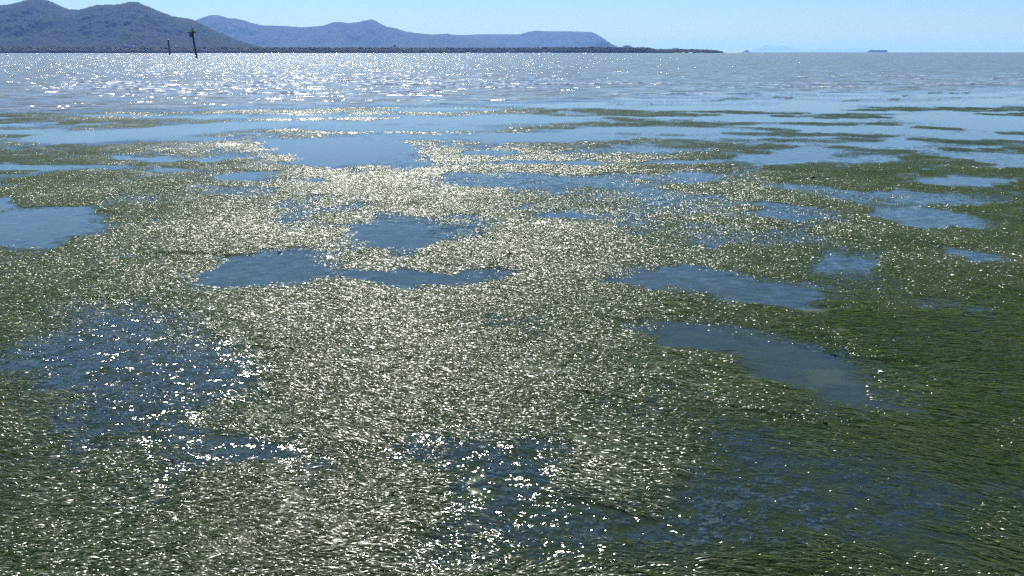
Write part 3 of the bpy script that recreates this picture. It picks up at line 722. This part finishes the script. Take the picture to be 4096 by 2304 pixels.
tw = empty("control_tower", (-493.3, 3500, 1.3)); tag(tw, "small dark tower under a white roof rising above the mangroves", "tower")
MB().tube((0, 0, -1), (0, 0, 24), 3.2, 2.7, 12).build("shaft", M_WALL, tw)
MB().tube((0, 0, 24), (0, 0, 30), 4.0, 5.2, 10).build("cabin", M_GLASS, tw)
MB().tube((0, 0, 30), (0, 0, 31), 5.8, 5.8, 10).tube((0, 0, 31), (0, 0, 33.5), 5.0, 2.0, 10).build("roof", M_ROOF, tw)

# ------------------------------------------------------------------ little things lying on the flats
M_STONE = plain("dark_wet_stone", (0.018, 0.016, 0.015), 0.4, scale=40)
M_RUST = plain("reddish_brown_stone", (0.06, 0.03, 0.022), 0.5, scale=30)
M_WOOD = plain("dark_driftwood", (0.03, 0.025, 0.02), 0.6, scale=60)
M_PALEWOOD = plain("pale_driftwood", (0.26, 0.21, 0.14), 0.6, scale=60)
M_YELLOW = plain("yellow_leaf", (0.42, 0.36, 0.08), 0.4, scale=80, var=.15)
def stone(loc, s, label, seed, mat=M_STONE):
    r = random.Random(seed); bm = bmesh.new(); bmesh.ops.create_icosphere(bm, subdivisions=2, radius=1)
    ax = [r.uniform(.7, 1.3) for _ in range(3)]
    for v in bm.verts:
        k = 1 + .22 * math.sin(3 * v.co.x + seed) * math.cos(4 * v.co.y) + r.uniform(-.06, .06)
        v.co = Vector((v.co.x * s * ax[0] * k, v.co.y * s * ax[1] * k, v.co.z * s * .62 * ax[2] * k))
    me = bpy.data.meshes.new("stone"); bm.to_mesh(me); bm.free()
    o = link("stone", me, mat); o.location = (loc[0], loc[1], s * .3 + .012); tag(o, label, "stone", "small dark stones lying on the flats")
def twig(loc, L, ang, label, seed, mat=M_WOOD):
    r = random.Random(seed); b = MB(); p = Vector((-L / 2, 0, 0)); rad = L * .03 + .0025
    for i in range(5):
        q = p + Vector((L / 5, r.uniform(-.12, .12) * L, r.uniform(-.02, .05) * L)); b.tube(p, q, rad, rad * .85, 7); rad *= .85
        if i in (1, 3): b.tube(q, q + Vector((L * .14, r.choice((-1, 1)) * L * .16, L * .06)), rad * .7, rad * .4, 6)
        p = q
    o = b.build("driftwood_twig", mat); o.location = (loc[0], loc[1], .035); o.rotation_euler = (0, 0, ang); tag(o, label, "driftwood", "twigs washed up on the seagrass")
stone((-0.05, 11.93), .045, "dark stone beside the water between the two middle pools", 1)
stone((-3.64, 12.11), .03, "small dark stone on the edge of the oval pool left of centre", 2)
stone((-2.60, 5.47), .016, "black pebble on the pale seagrass bed in the lower left", 3)
stone((2.63, 6.09), .020, "dark pebble below the long diagonal pool, the larger of two there", 4)
stone((2.38, 6.24), .012, "tiny dark pebble below the long diagonal pool, left of the larger one", 5)
stone((-1.53, 4.30), .014, "black pebble among the bright glints at the very bottom", 6)
stone((-1.48, 4.63), .020, "dark lumpy stone on the seagrass near the bottom edge", 7)
stone((7.45, 19.71), .060, "reddish brown stone alone on the far right beds", 8, M_RUST)
twig((1.65, 6.58), .06, .5, "short dark twig beside the left end of the diagonal pool", 11)
twig((-1.04, 7.55), .10, .1, "dark twig on the pale bed in the middle, left of its neighbour", 12)
twig((-0.71, 7.25), .10, -.1, "dark twig on the pale bed in the middle, nearer and right of its neighbour", 13)
twig((1.00, 6.37), .09, .7, "forked dark twig lying where the bed meets the sparkling water", 14)
twig((-1.62, 5.40), .07, 1.0, "thin pale twig in the dark green water at the lower left", 15, M_PALEWOOD)
def leaf(loc, L, label):
    bm = bmesh.new(); n = 8; rows_ = []
    for i in range(n + 1):
        t = i / n; w = L * .36 * math.sin(math.pi * min(.98, max(.02, t))) ** .8
        zc = .12 * L * math.sin(math.pi * t)
        rows_.append([bm.verts.new((L * (t - .5), s * w, zc + abs(s) * L * .08 + h)) for h in (0,) for s in (-1, 0, 1)])
    for a, b in zip(rows_, rows_[1:]):
        for j in (0, 1): bm.faces.new((a[j], b[j], b[j + 1], a[j + 1]))
    bmesh.ops.solidify(bm, geom=bm.faces[:], thickness=.0012)
    me = bpy.data.meshes.new("fallen_leaf"); bm.to_mesh(me); bm.free()
    o = link("fallen_leaf", me, M_YELLOW); o.location = (loc[0], loc[1], .02); o.rotation_euler = (.1, .1, .4); tag(o, label, "leaf")
leaf((3.08, 4.39), .035, "yellow leaf lying in the dark green water at the lower right")

# ------------------------------------------------------------------ haze
hz = MB().box((0, 46950, 432), (160000, 94500, 866))
ho = hz.build("haze", None); ho["kind"] = "stuff"; tag(ho, "pale blue haze over the bay")
k = NT("sea_haze")
pv = k.new("ShaderNodeVolumePrincipled")
pv.inputs["Color"].default_value = (0.20, 0.41, 1.0, 1)     # clear sea air: blue scatters most
pv.inputs["Absorption Color"].default_value = (0.58, 0.75, 1, 1)
pv.inputs["Density"].default_value = 0.000057
pv.inputs["Anisotropy"].default_value = 0.1
k.link(pv.outputs[0], k.out.inputs["Volume"])
ho.data.materials.append(k.m)
